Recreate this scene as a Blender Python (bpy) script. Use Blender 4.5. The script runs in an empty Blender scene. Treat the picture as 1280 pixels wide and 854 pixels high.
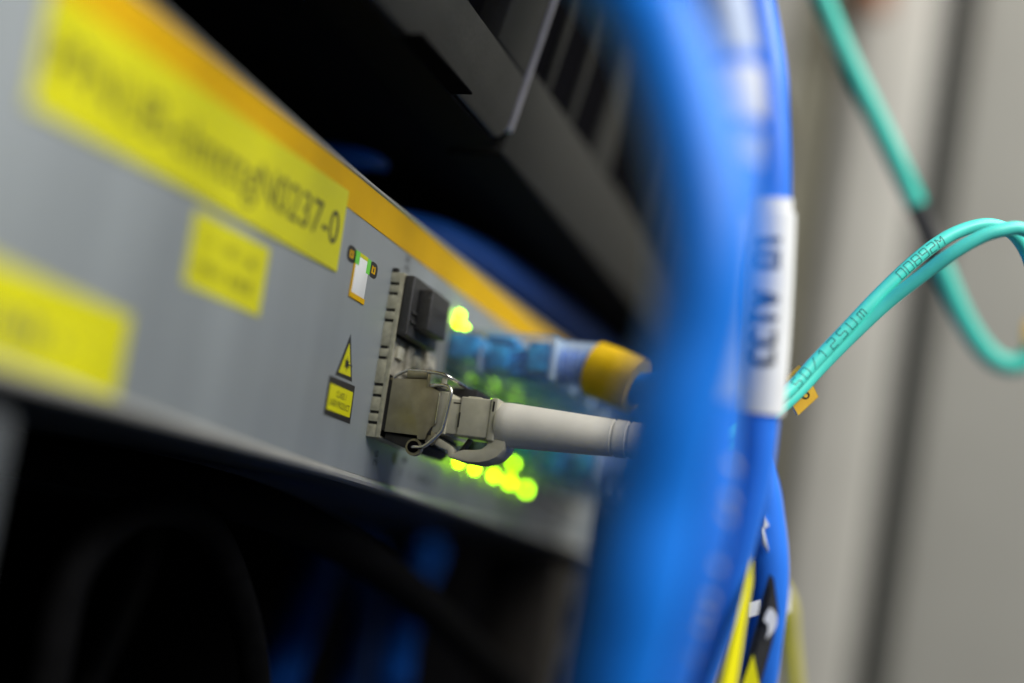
import bpy, bmesh, math, random
from mathutils import Vector, Matrix, noise
random.seed(7)
C = bpy.context.scene
COL = C.collection
MM = 0.001                     # everything below is written in millimetres

# ------------------------------------------------------------------ camera
# world: X runs along the rack front, Y points into the rack, Z is up; origin = lower near corner of the optics cage
RIGHT = Vector((0.28882663, -0.94703399, 0.14037735))
DOWN = Vector((0.21163115, -0.07984344, -0.97408279))
FWD = Vector((0.93369772, 0.31104927, 0.17736098))
CAMPOS = Vector((-206.5535, -90.7253, -22.1099))
cam = bpy.data.cameras.new('camera')
cam.sensor_fit = 'HORIZONTAL'; cam.sensor_width = 36.0; cam.lens = 36.0 * 1778.0 / 1280.0
cam.clip_start = 0.005; cam.clip_end = 20
cam.dof.use_dof = True; cam.dof.focus_distance = 0.2215; cam.dof.aperture_fstop = 4.0
co = bpy.data.objects.new('camera', cam); COL.objects.link(co)
m3 = Matrix((RIGHT, -DOWN, -FWD)).transposed()
co.matrix_world = Matrix.Translation(CAMPOS * MM) @ m3.to_4x4()
C.camera = co
# ------------------------------------------------------------------ light
w = bpy.data.worlds.new('World'); C.world = w; w.use_nodes = True
bg = w.node_tree.nodes['Background']
bg.inputs[0].default_value = (0.90, 0.97, 1.0, 1); bg.inputs[1].default_value = 0.075
def area(name, loc, target, sx, sy, power, col):
    l = bpy.data.lights.new(name, 'AREA'); l.shape = 'RECTANGLE'; l.size = sx; l.size_y = sy
    l.energy = power; l.color = col
    o = bpy.data.objects.new(name, l); COL.objects.link(o)
    o.location = Vector(loc)
    o.rotation_euler = (Vector(target) - Vector(loc)).to_track_quat('-Z', 'Y').to_euler()
    return o
area('ceiling_lamp', (-0.62, -1.00, 0.78), (0.0, 0, 0), 1.1, 0.35, 22.5, (1.0, 0.98, 0.93))
area('aisle_lamp', (0.05, -0.85, 1.30), (0.40, -0.08, 0.08), 0.7, 0.7, 21.0, (1.0, 0.97, 0.90))
C.view_settings.view_transform = 'Standard'; C.view_settings.look = 'None'
C.view_settings.exposure = 0.0; C.view_settings.gamma = 1.0
C.cycles.use_denoising = True
C.cycles.max_bounces = 8; C.cycles.transmission_bounces = 8; C.cycles.caustics_reflective = False; C.cycles.caustics_refractive = False
C.cycles.sample_clamp_indirect = 4.0

# ------------------------------------------------------------------ materials
def mat(name, col, rough=0.5, metal=0.0, var=0.12, vscale=300.0, bump=0.0, bscale=2500.0, spec=0.5, trans=0.0, emit=None, coat=0.0, stretch=None, rvar=0.1, dust=0.0):
    m = bpy.data.materials.new(name); m.use_nodes = True
    nt = m.node_tree; b = nt.nodes['Principled BSDF']
    b.inputs['Metallic'].default_value = metal
    b.inputs['Specular IOR Level'].default_value = spec
    b.inputs['Transmission Weight'].default_value = trans
    b.inputs['Coat Weight'].default_value = coat
    tc = nt.nodes.new('ShaderNodeTexCoord')
    src = tc.outputs['Object']
    if stretch:
        mp = nt.nodes.new('ShaderNodeMapping'); mp.inputs['Scale'].default_value = stretch
        nt.links.new(src, mp.inputs[0]); src = mp.outputs[0]
    nz = nt.nodes.new('ShaderNodeTexNoise'); nz.inputs['Scale'].default_value = vscale; nz.inputs['Detail'].default_value = 5
    nt.links.new(src, nz.inputs['Vector'])
    rp = nt.nodes.new('ShaderNodeValToRGB')
    rp.color_ramp.elements[0].position = 0.3; rp.color_ramp.elements[1].position = 0.72
    lo = [c * (1 - var) for c in col]; hi = [min(1, c * (1 + var)) for c in col]
    rp.color_ramp.elements[0].color = (*lo, 1); rp.color_ramp.elements[1].color = (*hi, 1)
    nt.links.new(nz.outputs['Fac'], rp.inputs[0])
    out = rp.outputs[0]
    if dust:
        d = nt.nodes.new('ShaderNodeTexNoise'); d.inputs['Scale'].default_value = 1800; d.inputs['Detail'].default_value = 3
        nt.links.new(tc.outputs['Object'], d.inputs['Vector'])
        mr0 = nt.nodes.new('ShaderNodeMapRange'); mr0.inputs[1].default_value = 0.62; mr0.inputs[2].default_value = 0.75; mr0.inputs[4].default_value = dust
        nt.links.new(d.outputs['Fac'], mr0.inputs[0])
        mx = nt.nodes.new('ShaderNodeMixRGB'); mx.inputs[2].default_value = (0.35, 0.34, 0.31, 1)
        nt.links.new(mr0.outputs[0], mx.inputs[0]); nt.links.new(out, mx.inputs[1]); out = mx.outputs[0]
    nt.links.new(out, b.inputs['Base Color'])
    mr = nt.nodes.new('ShaderNodeMapRange'); mr.inputs[3].default_value = max(0.02, rough - rvar); mr.inputs[4].default_value = min(1, rough + rvar)
    nt.links.new(nz.outputs['Fac'], mr.inputs[0]); nt.links.new(mr.outputs[0], b.inputs['Roughness'])
    if bump:
        n2 = nt.nodes.new('ShaderNodeTexNoise'); n2.inputs['Scale'].default_value = bscale; n2.inputs['Detail'].default_value = 3
        nt.links.new(src, n2.inputs['Vector'])
        bp = nt.nodes.new('ShaderNodeBump'); bp.inputs['Strength'].default_value = bump; bp.inputs['Distance'].default_value = 0.0002
        nt.links.new(n2.outputs['Fac'], bp.inputs['Height']); nt.links.new(bp.outputs[0], b.inputs['Normal'])
    if emit:
        b.inputs['Emission Color'].default_value = (*emit[:3], 1); b.inputs['Emission Strength'].default_value = emit[3]
    if trans: b.inputs['IOR'].default_value = 1.25
    return m
M = dict(
    panel=mat('painted_grey_metal', (0.235, 0.26, 0.275), 0.40, var=0.10, vscale=16, bump=0.10, bscale=4000, stretch=(6, 1, 0.6), rvar=0.12),
    lip=mat('bare_edge_metal', (0.42, 0.42, 0.40), 0.38, 0.3, var=0.08),
    under=mat('dark_painted_steel', (0.035, 0.045, 0.06), 0.45, var=0.1),
    orange=mat('amber_paint', (0.64, 0.37, 0.001), 0.55, var=0.05, vscale=150, spec=0.2),
    label=mat('yellow_label_tape', (0.60, 0.58, 0.004), 0.40, spec=0.35, var=0.04, vscale=200, bump=0.05, bscale=900),
    print=mat('black_print', (0.012, 0.012, 0.014), 0.5),
    smudge=mat('faint_print', (0.16, 0.15, 0.01), 0.5),
    greyprint=mat('grey_print', (0.06, 0.065, 0.07), 0.5),
    cage=mat('tin_plated_steel', (0.50, 0.48, 0.36), 0.42, 0.55, var=0.22, vscale=900, bump=0.15, bscale=3000, dust=0.25),
    grime=mat('grimy_recess', (0.016, 0.015, 0.013), 0.7, var=0.4, vscale=800),
    septum=mat('worn_tin', (0.40, 0.38, 0.31), 0.5, 0.3, var=0.45, vscale=700, bump=0.2, dust=0.3),
    nickel=mat('nickel_shell', (0.36, 0.325, 0.225), 0.38, 0.85, var=0.14, vscale=450, bump=0.12, bscale=5000, dust=0.06),
    wire=mat('steel_wire', (0.72, 0.70, 0.65), 0.24, 1.0, var=0.12, vscale=900),
    beige=mat('beige_plastic', (0.50, 0.48, 0.375), 0.34, var=0.10, vscale=420, bump=0.10, bscale=1800, rvar=0.16),
    boot=mat('pale_grey_rubber', (0.82, 0.79, 0.71), 0.5, var=0.04, vscale=400, bump=0.05, bscale=3000),
    rubber=mat('black_rubber', (0.018, 0.018, 0.020), 0.48, var=0.35, vscale=1100, bump=0.12, dust=0.10),
    cap=mat('black_moulded_plastic', (0.030, 0.030, 0.030), 0.50, var=0.3, vscale=2500, bump=0.35, bscale=6000, dust=0.12),
    led=mat('lit_green_led', (0.3, 0.9, 0.05), 0.4, emit=(0.46, 1.0, 0.0, 17.0)),
    leddim=mat('dim_green_led', (0.2, 0.5, 0.05), 0.4, emit=(0.25, 0.8, 0.0, 3.0)),
    jack=mat('jack_shield', (0.50, 0.51, 0.50), 0.38, 0.6, var=0.12),
    dark=mat('dark_recess', (0.005, 0.005, 0.006), 0.9, spec=0.0),
    blue=mat('blue_cable_jacket', (0.003, 0.21, 0.90), 0.50, var=0.07, vscale=60, bump=0.08, bscale=700),
    blue2=mat('violet_blue_cable_jacket', (0.025, 0.20, 0.88), 0.42, var=0.08, vscale=60, bump=0.08, bscale=700),
    wires=mat('blue_wire_cores', (0.03, 0.36, 0.98), 0.40, var=0.5, vscale=420),
    shadeblue=mat('shaded_blue_cable_jacket', (0.002, 0.045, 0.22), 0.55, var=0.1, vscale=60, spec=0.2),  # blue jacket with shadow put into its colour, for cables in the gaps
    halfshadeblue=mat('half_shaded_blue_cable_jacket', (0.003, 0.075, 0.38), 0.55, var=0.1, vscale=60, spec=0.2),  # blue jacket partly darkened, shade of the lower gap painted in
    ytape=mat('ochre_tape', (0.88, 0.56, 0.008), 0.4, var=0.12, vscale=300),
    teal=mat('aqua_fibre_jacket', (0.10, 0.80, 0.68), 0.42, var=0.05, vscale=300, bump=0.05, bscale=1500),
    teald=mat('aqua_fibre_jacket_far', (0.05, 0.64, 0.51), 0.45, var=0.05, vscale=300),
    tealprint=mat('dark_jet_print', (0.02, 0.13, 0.12), 0.5),
    clip=mat('amber_plastic', (1.0, 0.56, 0.06), 0.36, var=0.08, vscale=600),
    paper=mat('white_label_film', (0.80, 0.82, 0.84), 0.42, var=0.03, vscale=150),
    bluprint=mat('faded_black_print', (0.025, 0.03, 0.045), 0.5),
    yflag=mat('bright_yellow_flag', (0.86, 0.80, 0.008), 0.4, var=0.03),
    bezel=mat('charcoal_bezel_plastic', (0.022, 0.022, 0.020), 0.5, spec=0.25, var=0.15, vscale=1500, bump=0.2, bscale=5000, dust=0.05),
    bezeltrim=mat('silver_bezel_edge', (0.40, 0.39, 0.43), 0.35, 0.4, var=0.1),
    black=mat('underside_shade_black', (0.005, 0.005, 0.006), 0.85, var=0.3, spec=0.05),
    post=mat('brown_grey_post', (0.014, 0.012, 0.010), 0.65, spec=0.2, var=0.2),
    postg=mat('galvanised_post', (0.10, 0.11, 0.12), 0.5, 0.2, var=0.1),
    wallg=mat('pale_grey_cabinet_paint', (0.52, 0.51, 0.465), 0.5, var=0.04, vscale=30),
    groove=mat('olive_door_groove', (0.12, 0.113, 0.085), 0.55, var=0.1, vscale=30),
    dullyellow=mat('dull_yellow_jacket', (0.50, 0.46, 0.02), 0.5, var=0.1, vscale=100),
    wallf=mat('light_frame_paint', (0.57, 0.555, 0.51), 0.5, var=0.04, vscale=30),
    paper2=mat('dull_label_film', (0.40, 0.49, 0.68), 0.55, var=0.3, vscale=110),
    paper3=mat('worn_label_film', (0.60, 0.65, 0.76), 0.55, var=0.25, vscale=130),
    wallo=mat('olive_grey_cabinet_paint', (0.29, 0.275, 0.205), 0.5, var=0.08, vscale=30),
    seal=mat('dark_door_seal', (0.035, 0.04, 0.04), 0.6),
    white=mat('white_window', (0.80, 0.82, 0.82), 0.35, var=0.02),
    greenp=mat('green_print', (0.14, 0.62, 0.05), 0.4),
    copper=mat('rust_orange_plastic', (0.45, 0.14, 0.03), 0.5, var=0.1),
    jblack=mat('black_cable_jacket', (0.004, 0.004, 0.0045), 0.75, var=0.3, vscale=300, spec=0.03),
)

def clear_plastic(name, tint, gloss):
    m = bpy.data.materials.new(name); m.use_nodes = True; nt = m.node_tree
    b = nt.nodes['Principled BSDF']; out = nt.nodes['Material Output']
    b.inputs['Base Color'].default_value = (0.62, 0.76, 0.90, 1); b.inputs['Roughness'].default_value = 0.14
    tr_ = nt.nodes.new('ShaderNodeBsdfTransparent'); tr_.inputs[0].default_value = (*tint, 1)
    lw = nt.nodes.new('ShaderNodeLayerWeight'); lw.inputs[0].default_value = 0.35
    mr = nt.nodes.new('ShaderNodeMapRange'); mr.inputs[3].default_value = gloss; mr.inputs[4].default_value = 0.55
    nz = nt.nodes.new('ShaderNodeTexNoise'); nz.inputs['Scale'].default_value = 500
    bp = nt.nodes.new('ShaderNodeBump'); bp.inputs['Strength'].default_value = 0.3; bp.inputs['Distance'].default_value = 0.0004
    tc = nt.nodes.new('ShaderNodeTexCoord'); nt.links.new(tc.outputs['Object'], nz.inputs['Vector'])
    nt.links.new(nz.outputs['Fac'], bp.inputs['Height']); nt.links.new(bp.outputs[0], b.inputs['Normal'])
    mx = nt.nodes.new('ShaderNodeMixShader')
    nt.links.new(lw.outputs['Facing'], mr.inputs[0]); nt.links.new(mr.outputs[0], mx.inputs[0])
    nt.links.new(tr_.outputs[0], mx.inputs[1]); nt.links.new(b.outputs[0], mx.inputs[2]); nt.links.new(mx.outputs[0], out.inputs[0])
    return m
M['clear'] = clear_plastic('clear_plastic', (0.96, 0.98, 1.0), 0.09)
M['clearfrost'] = clear_plastic('frosted_clear_plastic', (0.90, 0.95, 1.0), 0.45)
M['gold'] = mat('gold_contact', (0.75, 0.55, 0.2), 0.3, 1.0)
# ------------------------------------------------------------------ helpers
def link(name, bm, m, parent=None, smooth=False, label=None):
    me = bpy.data.meshes.new(name); bm.normal_update(); bm.to_mesh(me); bm.free()
    for x in (m if isinstance(m, list) else [m]): me.materials.append(x)
    if smooth:
        for p in me.polygons: p.use_smooth = True
        if smooth is not True: me.set_sharp_from_angle(angle=math.radians(smooth))
    o = bpy.data.objects.new(name, me); COL.objects.link(o)
    if parent: 
        o.parent = parent
        o.matrix_parent_inverse = (Matrix.Translation(parent.location) if parent.parent is None else Matrix()).inverted() if parent.type == 'EMPTY' else Matrix()
    if label: o['label'] = label
    return o
def thing(name, label, cat, loc=(0, 0, 0), group=None, kind=None):
    o = bpy.data.objects.new(name, None); o.empty_display_size = 0.005; COL.objects.link(o)
    o.location = Vector(loc) * MM; o['label'] = label; o['category'] = cat
    if group: o['group'] = group
    if kind: o['kind'] = kind
    return o
def box(bm, x0, x1, y0, y1, z0, z1, bev=0.0, seg=2):
    g = bmesh.ops.create_cube(bm, size=1.0)
    for v in g['verts']:
        v.co = Vector(((x0 if v.co.x < 0 else x1), (y0 if v.co.y < 0 else y1), (z0 if v.co.z < 0 else z1))) * MM
    if bev:
        ed = list({e for v in g['verts'] for e in v.link_edges})
        bmesh.ops.bevel(bm, geom=ed, offset=bev * MM, segments=seg, profile=0.5, affect='EDGES')
def mkbox(name, m, parent, *a, bev=0.0, seg=2, label=None):
    bm = bmesh.new(); box(bm, *a, bev=bev, seg=seg)
    return link(name, bm, m, parent, smooth=40 if bev else False, label=label)
def prism(bm, poly, fn, t0, t1, bev=0.0):
    """poly: 2-D outline, fn(a, b, t) -> point in mm, extruded t0..t1"""
    n = len(poly)
    v0 = [bm.verts.new(Vector(fn(a, b, t0)) * MM) for a, b in poly]
    v1 = [bm.verts.new(Vector(fn(a, b, t1)) * MM) for a, b in poly]
    fs = [bm.faces.new(v0), bm.faces.new(v1[::-1])]
    for i in range(n): fs.append(bm.faces.new((v0[i], v1[i], v1[(i + 1) % n], v0[(i + 1) % n])))
    bmesh.ops.recalc_face_normals(bm, faces=fs)
    if bev:
        ed = list({e for f in fs for e in f.edges})
        bmesh.ops.bevel(bm, geom=ed, offset=bev * MM, segments=2, profile=0.5, affect='EDGES')
def mkprism(name, m, parent, poly, fn, t0, t1, bev=0.0, label=None):
    bm = bmesh.new(); prism(bm, poly, fn, t0, t1, bev)
    return link(name, bm, m, parent, smooth=40 if bev else False, label=label)
YZ = lambda a, b, t: (t, a, b)       # outline in (Y, Z), extruded along X
XZ = lambda a, b, t: (a, t, b)
def crom(pts, per=10):
    P = [Vector(p) for p in pts]
    P = [P[0] * 2 - P[1]] + P + [P[-1] * 2 - P[-2]]
    out = []
    for i in range(1, len(P) - 2):
        p0, p1, p2, p3 = P[i - 1:i + 3]
        for k in range(per):
            t = k / per
            out.append(0.5 * ((2 * p1) + (p2 - p0) * t + (2 * p0 - 5 * p1 + 4 * p2 - p3) * t * t + (3 * p1 - p0 - 3 * p2 + p3) * t ** 3))
    out.append(P[-2]); return out
def frames(path, ref=None):
    """tangent, and a side direction that always faces the aisle"""
    F = []
    for i, p in enumerate(path):
        t = (path[min(i + 1, len(path) - 1)] - path[max(i - 1, 0)]).normalized()
        a = Vector(ref) if ref else Vector((-0.80, -0.55, -0.15))
        a = (a - t * a.dot(t)).normalized()
        F.append((p, t, a, t.cross(a)))
    return F
def tube(bm, path, r, n=20, ref=None, flat=1.0, wob=0.0):
    F = frames(path, ref); rings = []
    for i, (p, t, a, b) in enumerate(F):
        rr = r(i / (len(F) - 1)) if callable(r) else r
        if wob: rr *= 1 + wob * noise.noise(p * 0.09)
        rings.append([bm.verts.new((p + (a * math.cos(2 * math.pi * k / n) * flat + b * math.sin(2 * math.pi * k / n)) * rr) * MM) for k in range(n)])
    for A, B in zip(rings, rings[1:]):
        for k in range(n): bm.faces.new((A[k], A[(k + 1) % n], B[(k + 1) % n], B[k]))
    bm.faces.new(rings[0][::-1]); bm.faces.new(rings[-1])
def mktube(name, m, parent, path, r, n=20, ref=None, label=None, **k):
    bm = bmesh.new(); tube(bm, path, r, n, ref, **k)
    bmesh.ops.recalc_face_normals(bm, faces=bm.faces[:])
    return link(name, bm, m, parent, smooth=50, label=label)
def lathe_y(bm, prof, cx, cz, n=40):
    """profile of (y, radius) turned about an axis parallel to Y"""
    rings = [[bm.verts.new(Vector((cx + r * math.cos(2 * math.pi * k / n), y, cz + r * math.sin(2 * math.pi * k / n))) * MM) for k in range(n)] for y, r in prof]
    for A, B in zip(rings, rings[1:]):
        for k in range(n): bm.faces.new((A[k], A[(k + 1) % n], B[(k + 1) % n], B[k]))
    bm.faces.new(rings[0]); bm.faces.new(rings[-1][::-1])
    bmesh.ops.recalc_face_normals(bm, faces=bm.faces[:])
def text(name, s, m, parent, place, height, width=None, label=None):
    """flat lettering: cap height in mm; place(x, y) -> point in mm"""
    cu = bpy.data.curves.new(name, 'FONT'); cu.body = s; cu.size = 1.0; cu.resolution_u = 3
    o = bpy.data.objects.new(name, cu); COL.objects.link(o)
    bpy.context.view_layer.update()
    me = bpy.data.meshes.new_from_object(o.evaluated_get(bpy.context.evaluated_depsgraph_get()))
    bpy.data.objects.remove(o); bpy.data.curves.remove(cu)
    xs = [v.co.x for v in me.vertices]; ys = [v.co.y for v in me.vertices]
    kx = (width / (max(xs) - min(xs))) if width else height / 0.70
    ky = height / 0.70
    x0 = min(xs)
    for v in me.vertices: v.co = Vector(place((v.co.x - x0) * kx, v.co.y * ky)) * MM
    me.materials.clear(); me.materials.append(m); me.name = name
    r = bpy.data.objects.new(name, me); COL.objects.link(r)
    if parent:
        r.parent = parent
        if parent.type == 'EMPTY': r.matrix_parent_inverse = Matrix.Translation(parent.location).inverted()
    if label: r['label'] = label
    return r
# stroke lettering (ink-jet look), each character on a 2 x 4 grid
STROKE = {
 '0': [[(0,0),(2,0),(2,4),(0,4),(0,0)]], '1': [[(0,3),(1,4),(1,0)]], '2': [[(0,4),(2,4),(2,2),(0,2),(0,0),(2,0)]],
 '5': [[(2,4),(0,4),(0,2),(2,2),(2,0),(0,0)]], '6': [[(2,4),(0,4),(0,0),(2,0),(2,2),(0,2)]], '8': [[(0,0),(2,0),(2,4),(0,4),(0,0)],[(0,2),(2,2)]],
 '9': [[(2,2),(0,2),(0,4),(2,4),(2,0),(0,0)]], '/': [[(0,0),(2,4)]], 'U': [[(0,4),(0,0),(2,0),(2,4)]],
 'm': [[(0,0),(0,3),(2,3),(2,0)],[(1,3),(1,0)]], 'M': [[(0,0),(0,4),(1,2),(2,4),(2,0)]], ' ': [],
 'C': [[(2,3.3),(1.5,4),(0.5,4),(0,3.3),(0,0.7),(0.5,0),(1.5,0),(2,0.7)]], 'T': [[(0,4),(2,4)],[(1,4),(1,0)]], 'V': [[(0,4),(1,0),(2,4)]],
}
def tube_print(name, s, m, parent, path, r, s0, ang, size, width, gap=1.15, dash=None, ref=None, label=None, flip=1, xs=1.0):
    """stroke lettering wrapped on a tube: s0 = start along the path in mm, ang = angle of the baseline"""
    F = frames(path, ref); L = [0.0]
    for a, b in zip(path, path[1:]): L.append(L[-1] + (b - a).length)
    def at(sx, h):
        d = min(max(sx, 0), L[-1] - 1e-6); i = 0
        while L[i + 1] < d: i += 1
        k = (d - L[i]) / (L[i + 1] - L[i])
        p, t, a, b = [F[i][q].lerp(F[i + 1][q], k) for q in range(4)]
        th = ang + flip * h / r
        return (p + (a.normalized() * math.cos(th) + b.normalized() * math.sin(th)) * (r + 0.03)) * MM
    bm = bmesh.new(); x = s0; u = size / 4.0
    for ch in s:
        for line in STROKE[ch]:
            for (ax, ay), (bx, by) in zip(line, line[1:]):
                ln = math.hypot(bx - ax, by - ay) * u; n = max(1, round(ln / (dash or size / 5)))
                dx, dy = (bx - ax) * u / ln, (by - ay) * u / ln
                for k in range(n):
                    q0, q1 = (k + (0.10 if dash else -0.05)) / n, (k + (0.88 if dash else 1.05)) / n
                    c = []
                    for q, sd in ((q0, -1), (q1, -1), (q1, 1), (q0, 1)):
                        c.append(bm.verts.new(at(x + (ax + (bx - ax) * q) * u * xs - sd * dy * width / 2, (ay + (by - ay) * q) * u + sd * dx * width / 2)))
                    bm.faces.new(c)
        x += (2 + gap) * u * xs
    return link(name, bm, m, parent, label=label)

# ================================================================== THE SETTING
cab = thing('background_cabinet', 'pale grey cabinet wall of upright panels far behind the teal fibre cables', 'cabinet', (400, -60, 0))
# local frame: s runs sideways (towards the aisle), panels face the camera; leaning slightly like the far row does
bx = Vector((0.0, -1.0, 0.0)); by_ = Vector((-0.985, 0.10, 0.06))
up_ = Vector((-0.172, -0.050, 1.0)).normalized(); sd_ = Vector((0.10, -1.0, 0.06)).normalized()
nrm = up_.cross(sd_).normalized()
if nrm.x > 0: nrm = -nrm
P0 = Vector((402.4, -63.9, 108.0))
def wallp(s, h, d): return P0 + sd_ * s + up_ * h + nrm * d
def wbox(name, m, s0, s1, d0, d1, bev=2.0, h0=-420, h1=420, label=None):
    mkprism(name, m, cab, [(s0, h0), (s1, h0), (s1, h1), (s0, h1)], lambda a, b, t: wallp(a, b, t), d0, d1, bev, label)
wbox('door_panel', M['wallg'], 7, 420, -22, 0, 5, label='wide pale grey panel right of the dark seam')
wbox('seal_strip', M['seal'], -6.5, 7.5, -26, -12, 1, label='dark seam between the panels')
wbox('door_frame', M['wallf'], -42, -6, -22, -3, 4, label='narrow pale grey frame left of the dark seam')
wbox('seal_strip', M['groove'], -52, -41.6, -26, -14, 1, label='olive groove beside the frame')
wbox('side_panel', M['wallo'], -66, -51.6, -22, -4, 4, label='olive grey panel nearest the cable bundle')
wbox('side_panel', M['wallf'], -84, -66.4, -24, -8, 4)
wbox('side_panel', M['wallo'], -330, -84.4, -24, -10, 4)

rack = thing('rack_cabinet', 'black interior of the open equipment rack behind the devices', 'rack', (30, 300, 0))
mkbox('back_panel', M['black'], rack, -400, 420, 300, 304, -300, 300)
mkbox('side_panel', M['black'], rack, 262, 266, -8, 300, -300, 300)
mkbox('side_panel', M['black'], rack, -404, -400, 20, 300, -300, 300)
mkbox('floor_panel', M['black'], rack, -400, 420, 20, 300, -304, -300)
mkbox('top_panel', M['black'], rack, -400, 420, 20, 300, 300, 304)
pl = thing('rack_post', 'pale grey upright rack post below the near end of the faceplate', 'rack post', (-110, 4, -160))
mkprism('post_body', M['postg'], pl, [(-150, -8), (-85, -8), (-85, -2), (-92, -2), (-92, 22), (-150, 22)], lambda a, b, t: (a, b + 9, t), -320, -11, 0.8)
pr = thing('rack_post', 'brown grey upright rack post below the far end of the faceplate', 'rack post', (160, 6, -160))
mkbox('post_body', M['post'], pr, 136, 176, 3, 22, -320, -11, bev=1.5)
for k in range(8):
    mkbox('mounting_hole', M['dark'], pr, 152, 160, 2.4, 3.6, -28 - k * 16, -20 - k * 16)

# ================================================================== THE GREY SWITCH
sw = thing('network_switch', 'grey rack network switch with amber top stripe and yellow labels on its front', 'network switch', (25, 0, -8))
XL, XR = -150.0, 159.0
mkbox('faceplate', M['panel'], sw, XL, XR, 0, 2.0, -6.3, 36.9, bev=0.15)
# lower lip: a rolled edge standing slightly proud
mkprism('lower_lip', M['lip'], sw, [(2.0, -6.35), (-0.15, -6.35), (-0.7, -6.6), (-0.9, -7.1), (-0.7, -7.6), (0.0, -7.9), (2.0, -7.9)], YZ, XL, XR)
mkprism('upper_lip', M['lip'], sw, [(2.0, 36.95), (0.0, 36.95), (-0.25, 37.15), (-0.2, 37.5), (0.2, 37.8), (2.0, 37.8)], YZ, XL, XR)
mkbox('chassis', M['under'], sw, XL + 2, XR - 2, 2.0, 280, -7.6, 37.2, bev=0.4)
mkbox('amber_stripe', M['orange'], sw, XL + 0.4, XR - 0.4, -0.10, 0.02, 31.5, 36.85)

# --- yellow label tapes stuck on the face
def sticker(name, m, cx, cz, w_, h_, rot, th=0.12, y=-0.0, label=None, parent=sw):
    ca, sa = math.cos(rot), math.sin(rot)
    fn = lambda a, b, t: (cx + a * ca - b * sa, t, cz + a * sa + b * ca)
    o = mkprism(name, m, parent, [(-w_ / 2, -h_ / 2), (w_ / 2, -h_ / 2), (w_ / 2, h_ / 2), (-w_ / 2, h_ / 2)], fn, y - th, y + 0.01, label=label)
    return o, fn
R1 = math.radians(2.0)
o, fn = sticker('label_tape', M['label'], -57.6, 26.3, 74.0, 12.3, R1, label='long yellow label tape under the amber stripe', y=-0.12)
text('label_print', 'PPNUB-clmtttgN0237-0', M['print'], o, lambda x, y: fn(-35.2 + x, -2.6 + y, -0.27), 5.0, 70.6)
def smudges(parent, fn, x0, x1, z, h, n, y, m=None):
    """small unreadable strokes of worn printing"""
    bm = bmesh.new(); x = x0; st = (x1 - x0) / n
    for k in range(n):
        if random.random() < 0.12: x += st; continue
        wv = st * random.uniform(0.25, 0.7); hh = h * random.uniform(0.6, 1.0)
        box_pts = [(x, z), (x + wv, z), (x + wv, z + hh), (x, z + hh)]
        bm.faces.new([bm.verts.new(Vector(fn(a, b, y)) * MM) for a, b in box_pts]); x += st
    link('label_print', bm, m or M['smudge'], parent)
o, fn2 = sticker('label_tape', M['label'], -50.9, 14.2, 19.6, 9.2, math.radians(1.2), label='small square yellow label below the long tape')
smudges(o, fn2, -7.5, 7.5, 0.9, 1.7, 15, -0.15); smudges(o, fn2, -7.5, 7, -2.6, 1.9, 15, -0.15)
o, fn3 = sticker('label_tape', M['label'], -94.5, -2.35, 49.0, 10.6, math.radians(0.3), label='yellow label on the near lower edge of the faceplate')
smudges(o, fn3, -20, 14, -1.6, 3.2, 18, -0.15, M['greyprint'])

# --- laser warning marks
F0 = lambda a, b, t: (a, t, b)
def flat(name, m, poly, y, parent=sw, th=0.05, label=None):
    return mkprism(name, m, parent, poly, F0, y - th, y + 0.005, label=label)
t_ = flat('warning_triangle', M['print'], [(-14.7, 7.05), (-8.5, 7.15), (-11.65, 13.9)], -0.0, label='black edged yellow laser triangle beside the cage')
flat('triangle_face', M['label'], [(-13.8, 7.65), (-9.35, 7.72), (-11.65, 12.5)], -0.05, t_)
bm = bmesh.new()
cx, cz = -11.5, 9.35
for k in range(12):
    a = math.pi * 2 * k / 12 + 0.1; r0 = 1.35 if k % 2 else 1.0
    d = Vector((math.cos(a), 0, math.sin(a))); q = Vector((-d.z, 0, d.x)) * 0.13; c0 = Vector((cx, -0.14, cz))
    bm.faces.new([bm.verts.new(v * MM) for v in (c0 + d * 0.3 + q, c0 + d * 0.3 - q, c0 + d * r0)])
bm.faces.new([bm.verts.new(Vector((cx + 0.5 * math.cos(k * math.pi / 8), -0.145, cz + 0.5 * math.sin(k * math.pi / 8))) * MM) for k in range(16)])
bm.faces.new([bm.verts.new(Vector(v) * MM) for v in ((cx, -0.14, cz - 0.12), (cx + 2.0, -0.14, cz - 0.12), (cx + 2.0, -0.14, cz + 0.12), (cx, -0.14, cz + 0.12))])
link('laser_symbol', bm, M['print'], t_)
l_ = flat('warning_plate', M['print'], [(-16.5, 0.75), (-6.7, 0.85), (-7.1, 6.7), (-16.6, 6.6)], 0.0, label='yellow laser notice in a black frame under the triangle')
flat('plate_face', M['label'], [(-15.9, 1.65), (-7.35, 1.72), (-7.55, 5.65), (-15.95, 5.55)], -0.05, l_)
text('plate_print', 'CLASS 1', M['print'], l_, lambda x, y: (-13.4 + x, -0.13, 3.9 + y), 1.0, 3.6)
text('plate_print', 'LASER PRODUCT', M['print'], l_, lambda x, y: (-15.3 + x, -0.13, 2.45 + y), 1.0, 7.3)

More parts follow.
